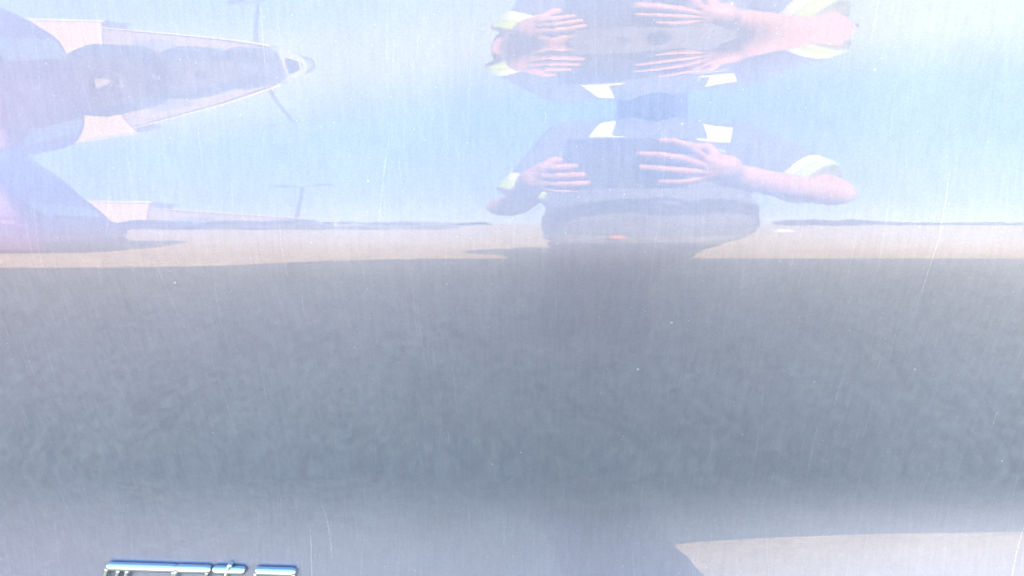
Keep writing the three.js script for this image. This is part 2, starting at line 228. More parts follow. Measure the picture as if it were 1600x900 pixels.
function wheel(parent, x, z, r, w, out) { // axis along z, out = +1 faces +z
  const t = mesh('wheel', new THREE.LatheGeometry([[r * 0.62, -w / 2], [r * 0.9, -w / 2], [r * 0.985, -w * 0.36], [r, 0], [r * 0.985, w * 0.36], [r * 0.9, w / 2], [r * 0.62, w / 2], [r * 0.6, 0], [r * 0.62, -w / 2]].map(q => new THREE.Vector2(...q)), 28).rotateX(Math.PI / 2), rubber, parent);
  t.position.set(x, r, z);
  const parts = [new THREE.CylinderGeometry(r * 0.16, r * 0.16, w * 0.5, 14).rotateX(Math.PI / 2).translate(0, 0, out * w * 0.12), new THREE.TorusGeometry(r * 0.6, r * 0.045, 6, 28).translate(0, 0, out * w * 0.42)];
  for (let k = 0; k < 6; k++) parts.push(new THREE.BoxGeometry(r * 0.48, r * 0.13, 0.02).translate(r * 0.36, 0, out * w * 0.34).rotateZ(k * Math.PI / 3));
  mesh('rim', merge(parts), steel, t); return t;
}
wheel(van, -2.15, -0.24, 0.33, 0.2, 1); wheel(van, 1.5, -0.24, 0.33, 0.2, 1); wheel(van, -2.15, -1.65, 0.33, 0.2, -1); wheel(van, 1.5, -1.65, 0.33, 0.2, -1);
function flankPoint(x, y) { const c = flankColumn(x); let i = 0; while (i < c.length - 2 && c[i + 1][0] < y) i++; const t = (y - c[i][0]) / (c[i + 1][0] - c[i][0]); return lerp(c[i][1], c[i + 1][1], t); }
const BADGE_X = [-0.586, -0.493, -0.436, -0.388], BADGE_Y = 0.560, SUV_POS = [-3.15, 3.2], SACK = [3.9, 14.5];
// chrome lettering riveted to the flank; only its upper edge is in the picture
{
  const chrome = std(rgb(0.55, 0.56, 0.58), 0.09, 1);
  const slope = 0.03;
  const letter = (bits, label) => { // bits: [x0,y0,x1,y1,r] in metres along / above the baseline point
    const gs = bits.map(([x0, y0, x1, y1, r]) => {
      const a = V(x0, y0, 0), b = V(x1, y1, 0), L = a.distanceTo(b), g = new RoundedBoxGeometry(L + r * 1.2, r * 2, 0.012, 3, r * 0.97);
      g.rotateZ(Math.atan2(y1 - y0, x1 - x0)); return g.translate((x0 + x1) / 2, (y0 + y1) / 2, 0.002);
    });
    const m = mesh('letter', merge(gs), chrome, van, label); return m;
  };
  const LET = [ // start x on the flank, bars (relative to the letter's top left corner)
    [BADGE_X[0], [[0, 0, .090, 0, .0056], [-.001, -.002, -.017, -.045, .003], [.014, -.004, -.001, -.045, .003], [.026, -.004, .011, -.045, .003], [.088, -.003, .074, -.045, .003]]],
    [BADGE_X[1], [[0, 0, .042, 0, .0056], [-.001, -.002, -.016, -.045, .003], [.040, -.002, .026, -.045, .003]]],
    [BADGE_X[2], [[-.008, 0, .030, 0, .0056], [.014, .009, -.010, -.045, .003]]],
    [BADGE_X[3], [[0, 0, .048, 0, .0056], [-.001, -.002, -.015, -.045, .003], [.048, -.002, .033, -.045, .003]]],
  ];
  LET.forEach(([x, bits]) => {
    const y = BADGE_Y + (x - BADGE_X[0]) * slope, m = letter(bits);
    const z0 = flankPoint(x, y), z1 = flankPoint(x, y - 0.04);
    m.position.set(x, y, z0 + 0.003); m.rotation.set(-Math.atan2(z0 - z1, 0.04) * -1, 0, slope, 'XYZ');
    m.rotation.x = Math.atan2(z0 - z1, 0.04);
  });
}

// ---------------------------------------------------------------- other vehicles
const tintGlass = phys(rgb(0.02, 0.025, 0.03), { roughness: 0.04, clearcoat: 1, clearcoatRoughness: 0.02 });
const tailRed = phys(rgb(0.62, 0.03, 0.025), { roughness: 0.15, clearcoat: 1 }), lampClear = phys(rgb(0.8, 0.82, 0.84), { roughness: 0.1, clearcoat: 1 }), plateMat = std(rgb(0.75, 0.75, 0.72), 0.4);
const profileExtrude = (pts, w, bevel) => { const s = new THREE.Shape(); pts.forEach(([x, y], i) => i ? s.lineTo(x, y) : s.moveTo(x, y)); s.closePath(); return new THREE.ExtrudeGeometry(s, { depth: w - 2 * bevel, bevelEnabled: true, bevelThickness: bevel, bevelSize: bevel, bevelSegments: 3, curveSegments: 6 }).translate(0, 0, -w / 2 + bevel); };
function smoothPts(pts, per = 5) { const c = new THREE.CatmullRomCurve3(pts.map(p => V(p[0], p[1], 0)), false, 'centripetal'); return c.getPoints((pts.length - 1) * per).map(p => [p.x, p.y]); }
// a car pointing to -x (rear at +x), length along x, centred on its base
function makeCar(name, label, category, o) {
  const c = thing(name, label, category, o.pos, o.turn, o.group), L = o.length / 2, W = o.width, H = o.height, m = phys(o.colour, { roughness: o.gloss ?? 0.22, metalness: 0.15, clearcoat: o.gloss ? 0.15 : 1, clearcoatRoughness: 0.03 });
  const belt = H * 0.60, sillY = 0.3, wr = o.wheel, fx = -L + 0.82, rx = L - 0.85;
  // lower body with wheel arches cut from its outline
  const arch = (x) => { const q = []; for (let k = 0; k <= 8; k++) { const a = Math.PI * (1 - k / 8); q.push([x + (wr + 0.06) * Math.cos(a), Math.max(sillY, wr + (wr + 0.06) * Math.sin(a))]); } return q; };
  const topLine = smoothPts([[L - 0.02, 0.55], [L, belt * 0.8], [L - 0.06, belt], [L - 0.3, belt + 0.02], [0, belt + 0.01], [-L + 1.35, belt], [-L + 0.35, belt * 0.9], [-L + 0.06, belt * 0.75], [-L, 0.5]], 4);
  const low = [[-L + 0.05, sillY], ...arch(fx), ...arch(rx), [L - 0.05, sillY]];
  mesh('body', profileExtrude([...topLine, ...low], W, 0.06), m, c);
  // cabin: glasshouse tapering upward, with the roof on it
  const cab = smoothPts([[L - o.hatch[0], belt - 0.02], [L - o.hatch[0] - o.hatch[1] * 0.5, belt + (H - belt) * 0.55], [L - o.hatch[0] - o.hatch[1], H - 0.07], [L - o.hatch[0] - o.hatch[1] - 0.3, H - 0.01], [0, H], [-L + o.screen[0] + o.screen[1] + 0.2, H - 0.03], [-L + o.screen[0] + o.screen[1], H - 0.1], [-L + o.screen[0], belt - 0.02]], 4);
  const g = profileExtrude(cab, W - 0.12, 0.05), p = g.attributes.position;
  for (let i = 0; i < p.count; i++) { const t = clamp((p.getY(i) - belt) / (H - belt), 0, 1); p.setZ(i, p.getZ(i) * (1 - 0.16 * t)); }
  g.computeVertexNormals(); const cabin = mesh('cabin', g, m, c);
  const zAt = y => (W / 2 - 0.06) * (1 - 0.16 * clamp((y - belt) / (H - belt), 0, 1)) + 0.004;
  for (const s of [-1, 1]) {
    const panes = o.panes;
    for (const [a0, a1, b0, b1] of panes) { // bottom x range, top x range
      const y0 = belt + 0.03, y1 = H - 0.14, q = [[a0, y0], [a1, y0], [b1, y1], [b0, y1]], geo = new THREE.BufferGeometry();
      const P = []; for (const dz of [0, -0.03]) for (const [x, y] of q) P.push(x, y, s * (zAt(y) + dz));
      geo.setAttribute('position', new THREE.Float32BufferAttribute(P, 3)); geo.setIndex([0, 1, 2, 0, 2, 3, 4, 6, 5, 4, 7, 6, 0, 4, 5, 0, 5, 1, 1, 5, 6, 1, 6, 2, 2, 6, 7, 2, 7, 3, 3, 7, 4, 3, 4, 0]);
      const ng = geo.toNonIndexed(); ng.computeVertexNormals(); mesh('side_window', ng, tintGlass, c);
    }
    wheel(c, fx, s * (W / 2 - 0.12), wr, 0.2, s); wheel(c, rx, s * (W / 2 - 0.12), wr, 0.2, s);
    mesh('tail_light', rbox(0.08, 0.2, 0.2, 0.025, L - 0.035, belt * 0.86, s * (W / 2 - 0.16)), tailRed, c);
    mesh('headlight', rbox(0.12, 0.12, 0.3, 0.03, -L + 0.1, belt * 0.72, s * (W / 2 - 0.24)), lampClear, c);
    mesh('wing_mirror', rbox(0.1, 0.13, 0.18, 0.04, -L + o.screen[0] + 0.25, belt + 0.08, s * (W / 2 + 0.06)), m, c);
    for (const hx of o.handles) mesh('door_handle', rbox(0.17, 0.025, 0.03, 0.01, hx, belt - 0.12, s * (W / 2 + 0.012)), o.handleMat || m, c);
    mesh('sill', rbox(rx - fx - 2 * wr - 0.16, 0.1, 0.05, 0.02, (fx + rx) / 2, sillY + 0.03, s * (W / 2 - 0.01)), darkPlastic, c);
  }
  // rear and front screens follow the cabin's slopes
  const slab = (x0, y0, x1, y1, w0, out) => { const len = Math.hypot(x1 - x0, y1 - y0), b = rbox(len * 0.74, 0.02, w0, 0.008); b.rotateZ(Math.atan2(y1 - y0, x1 - x0)); const nx = Math.abs(y1 - y0) / len, ny = Math.abs(x1 - x0) / len; return b.translate((x0 + x1) / 2 + out * nx * 0.062, (y0 + y1) / 2 + ny * 0.062, 0); };
  mesh('rear_window', slab(L - o.hatch[0], belt, L - o.hatch[0] - o.hatch[1], H - 0.07, W * 0.68, 1), tintGlass, c);
  mesh('windscreen', slab(-L + o.screen[0], belt, -L + o.screen[0] + o.screen[1], H - 0.1, W * 0.7, -1), tintGlass, c);
  mesh('bumper', rbox(0.16, 0.32, W - 0.1, 0.05, L - 0.02, 0.4, 0), darkPlastic, c); mesh('bumper', rbox(0.16, 0.2, W - 0.1, 0.05, -L + 0.03, 0.4, 0), darkPlastic, c);
  mesh('number_plate', rbox(0.02, 0.11, 0.5, 0.008, L + 0.008, belt * 0.66, 0), plateMat, c);
  return c;
}
const suv = makeCar('maroon_car', 'tall mauve-maroon car mirrored at the left edge, its rear facing right', 'car', {
  pos: [-4.55, 0, 2.3], turn: -0.355, length: 4.5, width: 1.86, height: 1.74, colour: rgb(0.19, 0.075, 0.165), gloss: 0.5, wheel: 0.36, hatch: [0.05, 0.3], screen: [1.15, 0.85],
  panes: [[-0.95, 0.05, -0.4, 0.05], [0.12, 0.95, 0.12, 0.85], [1.05, 1.85, 0.97, 1.6]], handles: [-0.1, 0.82], handleMat: steel });
const carPanes = [[-0.85, 0.0, -0.25, 0.0], [0.08, 0.95, 0.08, 0.75]];
const ROW = [ // along the far side of the ground: x, z, turn, colour, height, label
  [-15.6, 27.5, 0.12, [0.05, 0.055, 0.065], 1.5, 'black hatchback at the left end of the distant parked row, before the cream building'],
  [-13.1, 28.6, -0.05, [0.06, 0.075, 0.11], 1.46, 'dark navy car second from the left in the distant parked row'],
  [-10.6, 27.8, 0.04, [0.09, 0.095, 0.1], 1.52, 'charcoal car in the middle of the distant parked row, below the lamp post'],
  [-8.4, 28.4, Math.PI + 0.06, [0.5, 0.51, 0.52], 1.45, 'silver car fourth from the left in the distant parked row'],
  [-6.2, 27.6, 0.0, [0.12, 0.13, 0.15], 1.34, 'grey car with red tail light at the right end of the distant parked row'],
];
ROW.forEach(([x, z, turn, col, h, label]) => makeCar('parked_car', label, 'car', { pos: [x, 0, z], turn, length: 4.1, width: 1.75, height: h, colour: rgb(...col), wheel: 0.31, hatch: [0.15, 0.6], screen: [1.1, 0.85], panes: carPanes, handles: [-0.1, 0.75], group: 'cars parked in the distant row' }));

// ---------------------------------------------------------------- cream building, lamp post, trees
{
  const b = thing('cream_building', 'low cream building with flat roof beyond the parked cars', 'building', [-21.6, 0, 40], -0.25);
  const cream = std(rgb(0.6, 0.46, 0.22), 0.9), beige = std(rgb(0.36, 0.29, 0.24), 0.9), white = std(rgb(0.6, 0.54, 0.42), 0.7), dark = phys(rgb(0.03, 0.035, 0.045), { roughness: 0.08 });
  mesh('wall', box(4.4, 4.7, 5, -2.2, 2.35, 0), cream, b);
  const s = new THREE.Shape(); s.moveTo(0.003, 0); s.lineTo(7.6, 0); s.lineTo(7.6, 1.9); s.lineTo(0.003, 3.7); s.closePath();
  mesh('annex_wall', new THREE.ExtrudeGeometry(s, { depth: 4.6, bevelEnabled: false }).translate(0, 0, -2.3), beige, b, 'pinkish beige lean-to wall');
  mesh('parapet', box(4.7, 0.3, 5.3, -2.2, 4.85, 0), white, b);
  const pitch = Math.atan2(1.8, 7.6); const r = box(8.1, 0.16, 5.1); r.rotateZ(-pitch); mesh('roof', r.translate(3.95, 2.88, 0), white, b);
  for (const x of [-3.4]) { const w = mesh('window', box(1.2, 1.2, 0.08, x, 2.4, -2.52), dark, b); mesh('frame', merge([box(1.36, 0.08, 0.1, x, 3.04, -2.54), box(1.36, 0.08, 0.1, x, 1.76, -2.54), box(0.08, 1.2, 0.1, x - 0.64, 2.4, -2.54), box(0.08, 1.2, 0.1, x + 0.64, 2.4, -2.54)]), white, w); }
  const d = mesh('door', box(1.8, 2.2, 0.08, 2.3, 1.1, -2.33), std(rgb(0.2, 0.22, 0.26), 0.5), b); mesh('handle', box(0.05, 0.2, 0.06, 3.0, 1.1, -2.4), steel, d);
}
{
  const l = thing('lamp_post', 'slim grey double-armed lamp post rising behind the parked cars', 'lamp post', [-14.6, 0, 41], 0.2);
  const grey = std(rgb(0.11, 0.112, 0.118), 0.6, 0);
  mesh('base', new THREE.CylinderGeometry(0.2, 0.24, 0.5, 12).translate(0, 0.25, 0), grey, l);
  mesh('pole', rod(V(0, 0.5, 0), V(0, 7.3, 0), 0.16, 0.08, 12), grey, l);
  for (const s of [-1, 1]) { mesh('arm', rod(V(s * 0.05, 7.2, 0), V(s * 1.0, 7.38, 0), 0.045, 0.04, 8), grey, l); mesh('lamp_head', rbox(0.8, 0.14, 0.3, 0.06, s * 1.35, 7.4, 0), grey, l); }
}
const leafMat = [rgb(0.09, 0.115, 0.07), rgb(0.1, 0.12, 0.07), rgb(0.08, 0.1, 0.075)].map(c => std(c, 0.85, 0, { side: THREE.DoubleSide }));
const bark = std(rgb(0.09, 0.075, 0.06), 0.95);
function crownGeo(rx, ry, rz, n, s) {
  const P = [], N = []; let k = 0;
  const lobes = Array.from({ length: 9 }, () => [rr(-0.6, 0.6), rr(-0.5, 0.6), rr(-0.6, 0.6), rr(0.3, 0.55)]);
  while (k < n) {
    const L = lobes[rnd() * 9 | 0], d = V(rr(-1, 1), rr(-1, 1), rr(-1, 1)); if (d.length() > 1) continue; k++;
    const c = V((L[0] + d.x * L[3]) * rx, (L[1] + d.y * L[3]) * ry, (L[2] + d.z * L[3]) * rz), a = V(rr(-1, 1), rr(-1, 1), rr(-1, 1)).normalize(), b = V(rr(-1, 1), rr(-1, 1), rr(-1, 1)).cross(a).normalize(), nn = a.clone().cross(b), q = s * rr(0.6, 1.3);
    const v = [c.clone().addScaledVector(a, -q), c.clone().addScaledVector(b, q * 0.5), c.clone().addScaledVector(a, q), c.clone().addScaledVector(b, -q * 0.5)];
    for (const i of [0, 1, 2, 0, 2, 3]) { P.push(v[i].x, v[i].y, v[i].z); N.push(nn.x, nn.y, nn.z); }
  }
  const g = new THREE.BufferGeometry(); g.setAttribute('position', new THREE.Float32BufferAttribute(P, 3)); g.setAttribute('normal', new THREE.Float32BufferAttribute(N, 3)); return g;
}
function tree(x, z, h, w, mi, label) {
  const t = thing('tree', label, 'tree', [x, 0, z], 0, 'trees at the far edge'), tr = [rod(V(0, 0, 0), V(0.05, h * 0.5, 0), 0.16, 0.1, 8)];
  for (let k = 0; k < 4; k++) tr.push(rod(V(0.03, h * rr(0.25, 0.45), 0), V(rr(-0.5, 0.5) * w * 0.6, h * rr(0.6, 0.8), rr(-0.5, 0.5) * w * 0.5), 0.07, 0.03, 6));
  mesh('trunk', merge(tr), bark, t); mesh('crown', crownGeo(w / 2, h * 0.42, w / 2, 2200, 0.16).translate(0, h * 0.56, 0), leafMat[mi], t);
}
tree(17.4, 62, 3.1, 5.0, 0, 'broad low tree at the far edge, just right of the person');
tree(20.6, 64, 2.7, 4.2, 1, 'smaller low tree right of the broad one at the far edge');
tree(24.0, 70, 2.4, 4.2, 2, 'low rounded tree at the far edge, third to the right of the person');
for (const [x0, x1, z, h, label] of [[26, 62, 95, 2.0, 'long low hedge on the horizon right of the person'], [-22, -9, 90, 1.9, 'low hedge on the horizon left of the person']]) {
  const gs = []; for (let x = x0; x < x1; x += 2.2) gs.push(crownGeo(2.2, h * rr(0.4, 0.62), 1.6, 420, 0.3).translate(x, h * 0.45, z + rr(-1, 1)));
  const m = mesh('hedge', mergeGeometries(gs), leafMat[0], scene); m.userData = { label, category: 'hedge', kind: 'stuff' };
}
{ // a white sack left on the ground, right of the person
  const g = new THREE.IcosahedronGeometry(0.5, 4), p = g.attributes.position;
  for (let i = 0; i < p.count; i++) { const v = V(p.getX(i), p.getY(i), p.getZ(i)), n = v.clone().normalize(), f = 1 + 0.10 * Math.sin(9 * n.x + 4 * n.y) * Math.cos(7 * n.z) + 0.06 * Math.sin(17 * n.y + 11 * n.x); v.multiplyScalar(f); p.setXYZ(i, v.x * 0.42, Math.max(-0.16, v.y * 0.5) + (n.y > 0.8 ? 0.06 : 0), v.z * 0.36); }
  g.computeVertexNormals(); const m = mesh('white_sack', g, std(rgb(0.8, 0.8, 0.78), 0.6), scene); m.position.set(SACK[0], 0.16, SACK[1]);
  m.userData = { label: 'small white sack lying on the sunlit ground right of the person', category: 'sack' };
}
// ---------------------------------------------------------------- the person and the tablet (seen in the paint)
const smin = (a, b, k) => { const h = Math.max(k - Math.abs(a - b), 0) / k; return Math.min(a, b) - h * h * k * 0.25; };
function cone(a, b, ra, rb) { // distance to a tapered capsule
  const dx = b[0] - a[0], dy = b[1] - a[1], dz = b[2] - a[2], L = dx * dx + dy * dy + dz * dz;
  return (x, y, z) => { const px = x - a[0], py = y - a[1], pz = z - a[2], t = Math.min(1, Math.max(0, (px * dx + py * dy + pz * dz) / L)); return Math.hypot(px - dx * t, py - dy * t, pz - dz * t) - (ra + (rb - ra) * t); };
}
const ell = (c, r) => { const m = Math.min(...r); return (x, y, z) => { const u = (x - c[0]) / r[0], v = (y - c[1]) / r[1], w = (z - c[2]) / r[2], k0 = Math.hypot(u, v, w), k1 = Math.hypot(u / r[0], v / r[1], w / r[2]); return k1 < 1e-9 ? -m : k0 * (k0 - 1) / k1; }; };
const union = (fs, k) => (x, y, z) => { let d = fs[0](x, y, z); for (let i = 1; i < fs.length; i++) d = smin(d, fs[i](x, y, z), k); return d; };
function surfaceNet(f, lo, hi, cell) { // naive surface nets with gradient normals
  const n = [0, 1, 2].map(i => Math.ceil((hi[i] - lo[i]) / cell) + 1), [nx, ny, nz] = n, F = new Float32Array(nx * ny * nz), at = (i, j, k) => (k * ny + j) * nx + i;
  for (let k = 0; k < nz; k++) for (let j = 0; j < ny; j++) for (let i = 0; i < nx; i++) F[at(i, j, k)] = f(lo[0] + i * cell, lo[1] + j * cell, lo[2] + k * cell);
  const id = new Int32Array(nx * ny * nz).fill(-1), P = [], N = [], I = [];
  for (let k = 0; k < nz - 1; k++) for (let j = 0; j < ny - 1; j++) for (let i = 0; i < nx - 1; i++) {
    let sx = 0, sy = 0, sz = 0, c = 0;
    const e = (i0, j0, k0, i1, j1, k1) => { const a = F[at(i + i0, j + j0, k + k0)], b = F[at(i + i1, j + j1, k + k1)]; if ((a < 0) !== (b < 0)) { const t = a / (a - b); sx += i0 + (i1 - i0) * t; sy += j0 + (j1 - j0) * t; sz += k0 + (k1 - k0) * t; c++; } };
    for (let a = 0; a < 2; a++) for (let b = 0; b < 2; b++) { e(0, a, b, 1, a, b); e(a, 0, b, a, 1, b); e(a, b, 0, a, b, 1); }
    if (!c) continue;
    const x = lo[0] + (i + sx / c) * cell, y = lo[1] + (j + sy / c) * cell, z = lo[2] + (k + sz / c) * cell, h = cell * 0.5;
    const g = V(f(x + h, y, z) - f(x - h, y, z), f(x, y + h, z) - f(x, y - h, z), f(x, y, z + h) - f(x, y, z - h)).normalize();
    id[at(i, j, k)] = P.length / 3; P.push(x, y, z); N.push(g.x, g.y, g.z);
  }
  const quad = (a, b, c, d, flip) => { if (a < 0 || b < 0 || c < 0 || d < 0) return; flip ? I.push(a, c, b, a, d, c) : I.push(a, b, c, a, c, d); };
  for (let k = 1; k < nz - 1; k++) for (let j = 1; j < ny - 1; j++) for (let i = 1; i < nx - 1; i++) {
    const s = F[at(i, j, k)] < 0;
    if (s !== F[at(i + 1, j, k)] < 0) quad(id[at(i, j - 1, k - 1)], id[at(i, j, k - 1)], id[at(i, j, k)], id[at(i, j - 1, k)], !s);
    if (s !== F[at(i, j + 1, k)] < 0) quad(id[at(i - 1, j, k - 1)], id[at(i - 1, j, k)], id[at(i, j, k)], id[at(i, j, k - 1)], !s);
    if (s !== F[at(i, j, k + 1)] < 0) quad(id[at(i - 1, j - 1, k)], id[at(i, j - 1, k)], id[at(i, j, k)], id[at(i - 1, j, k)], !s);
  }
  const g = new THREE.BufferGeometry(); g.setAttribute('position', new THREE.Float32BufferAttribute(P, 3)); g.setAttribute('normal', new THREE.Float32BufferAttribute(N, 3)); g.setIndex(I); return g;
}
// tablet frame: u right, v up, w towards the van; origin at its lens (the picture was taken from there)
const tabQ = camera.quaternion.clone(), tabW = (u, v, w) => { const q = V(u, v, -w).applyQuaternion(tabQ).add(V(0, 1.3, 0.75)); return [q.x, q.y, q.z]; };
{
  const t = thing('tablet', 'dark tablet held up sideways in both hands of the person', 'tablet', [0, 1.3, 0.75]); t.quaternion.copy(tabQ);
  mesh('case', rbox(0.235, 0.12, 0.008, 0.0035, 0.092, -0.048, 0.0125), std(rgb(0.13, 0.135, 0.15), 0.5), t);
  mesh('screen', rbox(0.218, 0.106, 0.002, 0.0008, 0.092, -0.048, 0.0178), phys(rgb(0.01, 0.01, 0.012), { roughness: 0.05 }), t);
  mesh('lens', new THREE.TorusGeometry(0.0055, 0.0012, 8, 20).translate(0, 0, 0.0078), std(rgb(0.08, 0.08, 0.09), 0.3, 1), t);
}
const PX = 0.175, PZ = 1.13;
const skinMat = phys(rgb(0.66, 0.31, 0.17), { roughness: 0.5 }), navy = std(rgb(0.16, 0.165, 0.18), 0.85), navyTrouser = std(rgb(0.25, 0.26, 0.29), 0.9), whiteCloth = std(rgb(0.8, 0.8, 0.74), 0.8), hiVis = std(rgb(0.55, 0.66, 0.02), 0.8), blackCloth = std(rgb(0.15, 0.165, 0.19), 0.9);
{
  const person = thing('person', 'person in grey-blue polo with white shoulder patches photographing with a tablet', 'person', [PX, 0, PZ]);
  const rel = p => [p[0] - PX, p[1], p[2] - PZ];
  const shR = [0.195, 1.385, 0.0], shL = [-0.195, 1.385, 0.0];
  const elR = rel([0.54, 1.21, 0.965]), elL = rel([-0.155, 1.15, 1.1]);
  const wrR = rel([0.292, 1.243, 0.805]), wrL = rel(tabW(-0.098, -0.105, -0.055));
  const hipY = 0.94, kneeY = 0.5, ankY = 0.09;
  const legs = s => [cone([s * 0.09 - 0.005, hipY - 0.04, 0.0], [s * 0.075 - 0.05, kneeY, -0.02], 0.1, 0.07), cone([s * 0.075 - 0.05, kneeY, -0.02], [s * 0.075 - 0.08, ankY, 0.02], 0.065, 0.042)];
  const torso = [ell([0, 0.96, 0.0], [0.205, 0.15, 0.135]), ell([0, 1.1, -0.04], [0.225, 0.145, 0.165]), ell([0, 1.19, -0.02], [0.205, 0.16, 0.15]), ell([0, 1.28, 0.0], [0.185, 0.165, 0.125]), cone([-0.15, 1.385, 0.01], [0.15, 1.385, 0.01], 0.06, 0.06), cone([0, 1.39, 0.015], [0, 1.44, 0.01], 0.085, 0.065)];
  const armR = [cone(shR, elR, 0.058, 0.047), cone(elR, wrR, 0.044, 0.027)], armL = [cone(shL, elL, 0.058, 0.047), cone(elL, wrL, 0.044, 0.027)];
  const hy = 1.60, hz = -0.03, headTilt = 0.0;
  const neck = cone([0, 1.40, 0.015], [0, 1.52, -0.005], 0.06, 0.057);
  const bodyF = union([...torso, neck, ...armR, ...armL, ...legs(-1), ...legs(1)], 0.03);
  const feet = s => [cone([s * 0.075 - 0.08, 0.06, 0.03], [s * 0.1 - 0.08, 0.035, -0.16], 0.045, 0.035)];
  const bodyGeo = surfaceNet(union([bodyF, ...feet(-1), ...feet(1)], 0.03), [-0.45, 0.0, -0.42], [0.5, 1.56, 0.25], 0.011);
  // head on its own finer grid
  const headF = union([ell([0, hy + 0.03, hz + 0.02], [0.077, 0.105, 0.096]), ell([0, hy - 0.06, hz - 0.02], [0.058, 0.062, 0.07]), ell([0, hy - 0.105, hz - 0.062], [0.024, 0.02, 0.022]), cone([0, hy + 0.015, hz - 0.082], [0, hy - 0.03, hz - 0.1], 0.011, 0.016), ell([-0.08, hy - 0.01, hz + 0.02], [0.012, 0.034, 0.022]), ell([0.08, hy - 0.01, hz + 0.02], [0.012, 0.034, 0.022]), cone([-0.022, hy - 0.062, hz - 0.083], [0.022, hy - 0.062, hz - 0.083], 0.008, 0.008), cone([-0.035, hy + 0.028, hz - 0.078], [0.035, hy + 0.028, hz - 0.078], 0.011, 0.011), cone([0, 1.46, 0.008], [0, 1.53, -0.01], 0.056, 0.057)], 0.018);
  const headGeo = surfaceNet(headF, [-0.12, 1.455, -0.17], [0.12, 1.75, 0.12], 0.004);
  // hands: fingers as chains rooted in the palm; points given on the tablet
  const chain = (pts, r0, r1) => pts.slice(1).map((q, i) => cone(rel(tabW(...pts[i])), rel(tabW(...q)), lerp(r0, r1, i / (pts.length - 1)), lerp(r0, r1, (i + 1) / (pts.length - 1))));
  const rightHand = [
    chain([[0.246, -0.040, 0.001], [0.208, -0.006, 0.008], [0.180, 0.004, 0.006], [0.157, 0.005, 0.002]], 0.0098, 0.0072),
    chain([[0.243, -0.052, 0.003], [0.196, -0.033, 0.011], [0.158, -0.026, 0.010], [0.120, -0.025, 0.004]], 0.0098, 0.0074),
    chain([[0.243, -0.064, 0.003], [0.198, -0.060, 0.011], [0.158, -0.056, 0.010], [0.122, -0.054, 0.004]], 0.0095, 0.0072),
    chain([[0.247, -0.076, 0.001], [0.212, -0.086, 0.009], [0.184, -0.088, 0.008], [0.160, -0.087, 0.003]], 0.0085, 0.0064),
    chain([[0.268, -0.044, -0.012], [0.246, -0.018, -0.03], [0.212, -0.016, -0.032], [0.190, -0.02, -0.031]], 0.0125, 0.0085)];
  const palmR = [cone(rel(tabW(0.250, -0.044, 0.0)), rel(tabW(0.284, -0.055, -0.014)), 0.0125, 0.018), cone(rel(tabW(0.250, -0.072, 0.0)), rel(tabW(0.284, -0.064, -0.014)), 0.0125, 0.018), cone(rel(tabW(0.284, -0.059, -0.014)), wrR, 0.022, 0.026)];
  const leftHand = [
    chain([[-0.064, -0.060, -0.006], [-0.042, -0.055, 0.010], [-0.022, -0.053, 0.011], [-0.004, -0.053, 0.004]], 0.0098, 0.0074),
    chain([[-0.066, -0.076, -0.004], [-0.036, -0.073, 0.012], [-0.010, -0.072, 0.011], [0.012, -0.072, 0.004]], 0.0098, 0.0074),
    chain([[-0.066, -0.091, -0.004], [-0.034, -0.091, 0.012], [-0.004, -0.091, 0.011], [0.020, -0.091, 0.004]], 0.0095, 0.0072),
    chain([[-0.063, -0.106, -0.006], [-0.038, -0.110, 0.009], [-0.018, -0.111, 0.009], [0.000, -0.111, 0.003]], 0.0085, 0.0064),
    chain([[-0.078, -0.066, -0.024], [-0.05, -0.05, -0.034], [-0.024, -0.046, -0.032], [-0.004, -0.048, -0.031]], 0.0125, 0.0085)];
  const palmL = [cone(rel(tabW(-0.066, -0.064, -0.008)), rel(tabW(-0.088, -0.084, -0.03)), 0.012, 0.018), cone(rel(tabW(-0.066, -0.100, -0.008)), rel(tabW(-0.088, -0.096, -0.03)), 0.012, 0.018), cone(rel(tabW(-0.088, -0.09, -0.03)), wrL, 0.02, 0.026)];
  const handGeo = (fingers, palm, wrist, elbow) => {
    const dir = [0, 1, 2].map(i => elbow[i] - wrist[i]), ln = Math.hypot(...dir), end = [0, 1, 2].map(i => wrist[i] + dir[i] / ln * 0.07);
    const fp = union([...palm, cone(wrist, end, 0.027, 0.0325)], 0.022), ff = fingers.map(c => union(c, 0.004));
    const f = (x, y, z) => { let d = fp(x, y, z), m = 1e9; for (const g of ff) m = Math.min(m, g(x, y, z)); return smin(d, m, 0.009); };
    const pts = [...fingers.map(() => null)]; const all = [];
    const lo = [1e9, 1e9, 1e9], hi = [-1e9, -1e9, -1e9], add = p => { for (let i = 0; i < 3; i++) { lo[i] = Math.min(lo[i], p[i] - 0.035); hi[i] = Math.max(hi[i], p[i] + 0.035); } };
    add(wrist); add(end); return { f, add, lo, hi };
  };
  const hR = handGeo(rightHand, palmR, wrR, elR); [[0.12, 0.01, 0.01], [0.12, -0.09, 0.01], [0.27, -0.06, -0.03], [0.19, -0.02, -0.03]].forEach(q => hR.add(rel(tabW(...q))));
  const hL = handGeo(leftHand, palmL, wrL, elL); [[0.02, -0.05, 0.01], [0.02, -0.11, 0.01], [-0.09, -0.09, -0.03], [0, -0.05, -0.03]].forEach(q => hL.add(rel(tabW(...q))));
  const strip2 = g => { const n = g.toNonIndexed(); return n; };
  mesh('body', mergeGeometries([bodyGeo, headGeo, surfaceNet(hR.f, hR.lo, hR.hi, 0.003), surfaceNet(hL.f, hL.lo, hL.hi, 0.003)].map(strip2)), skinMat, person);
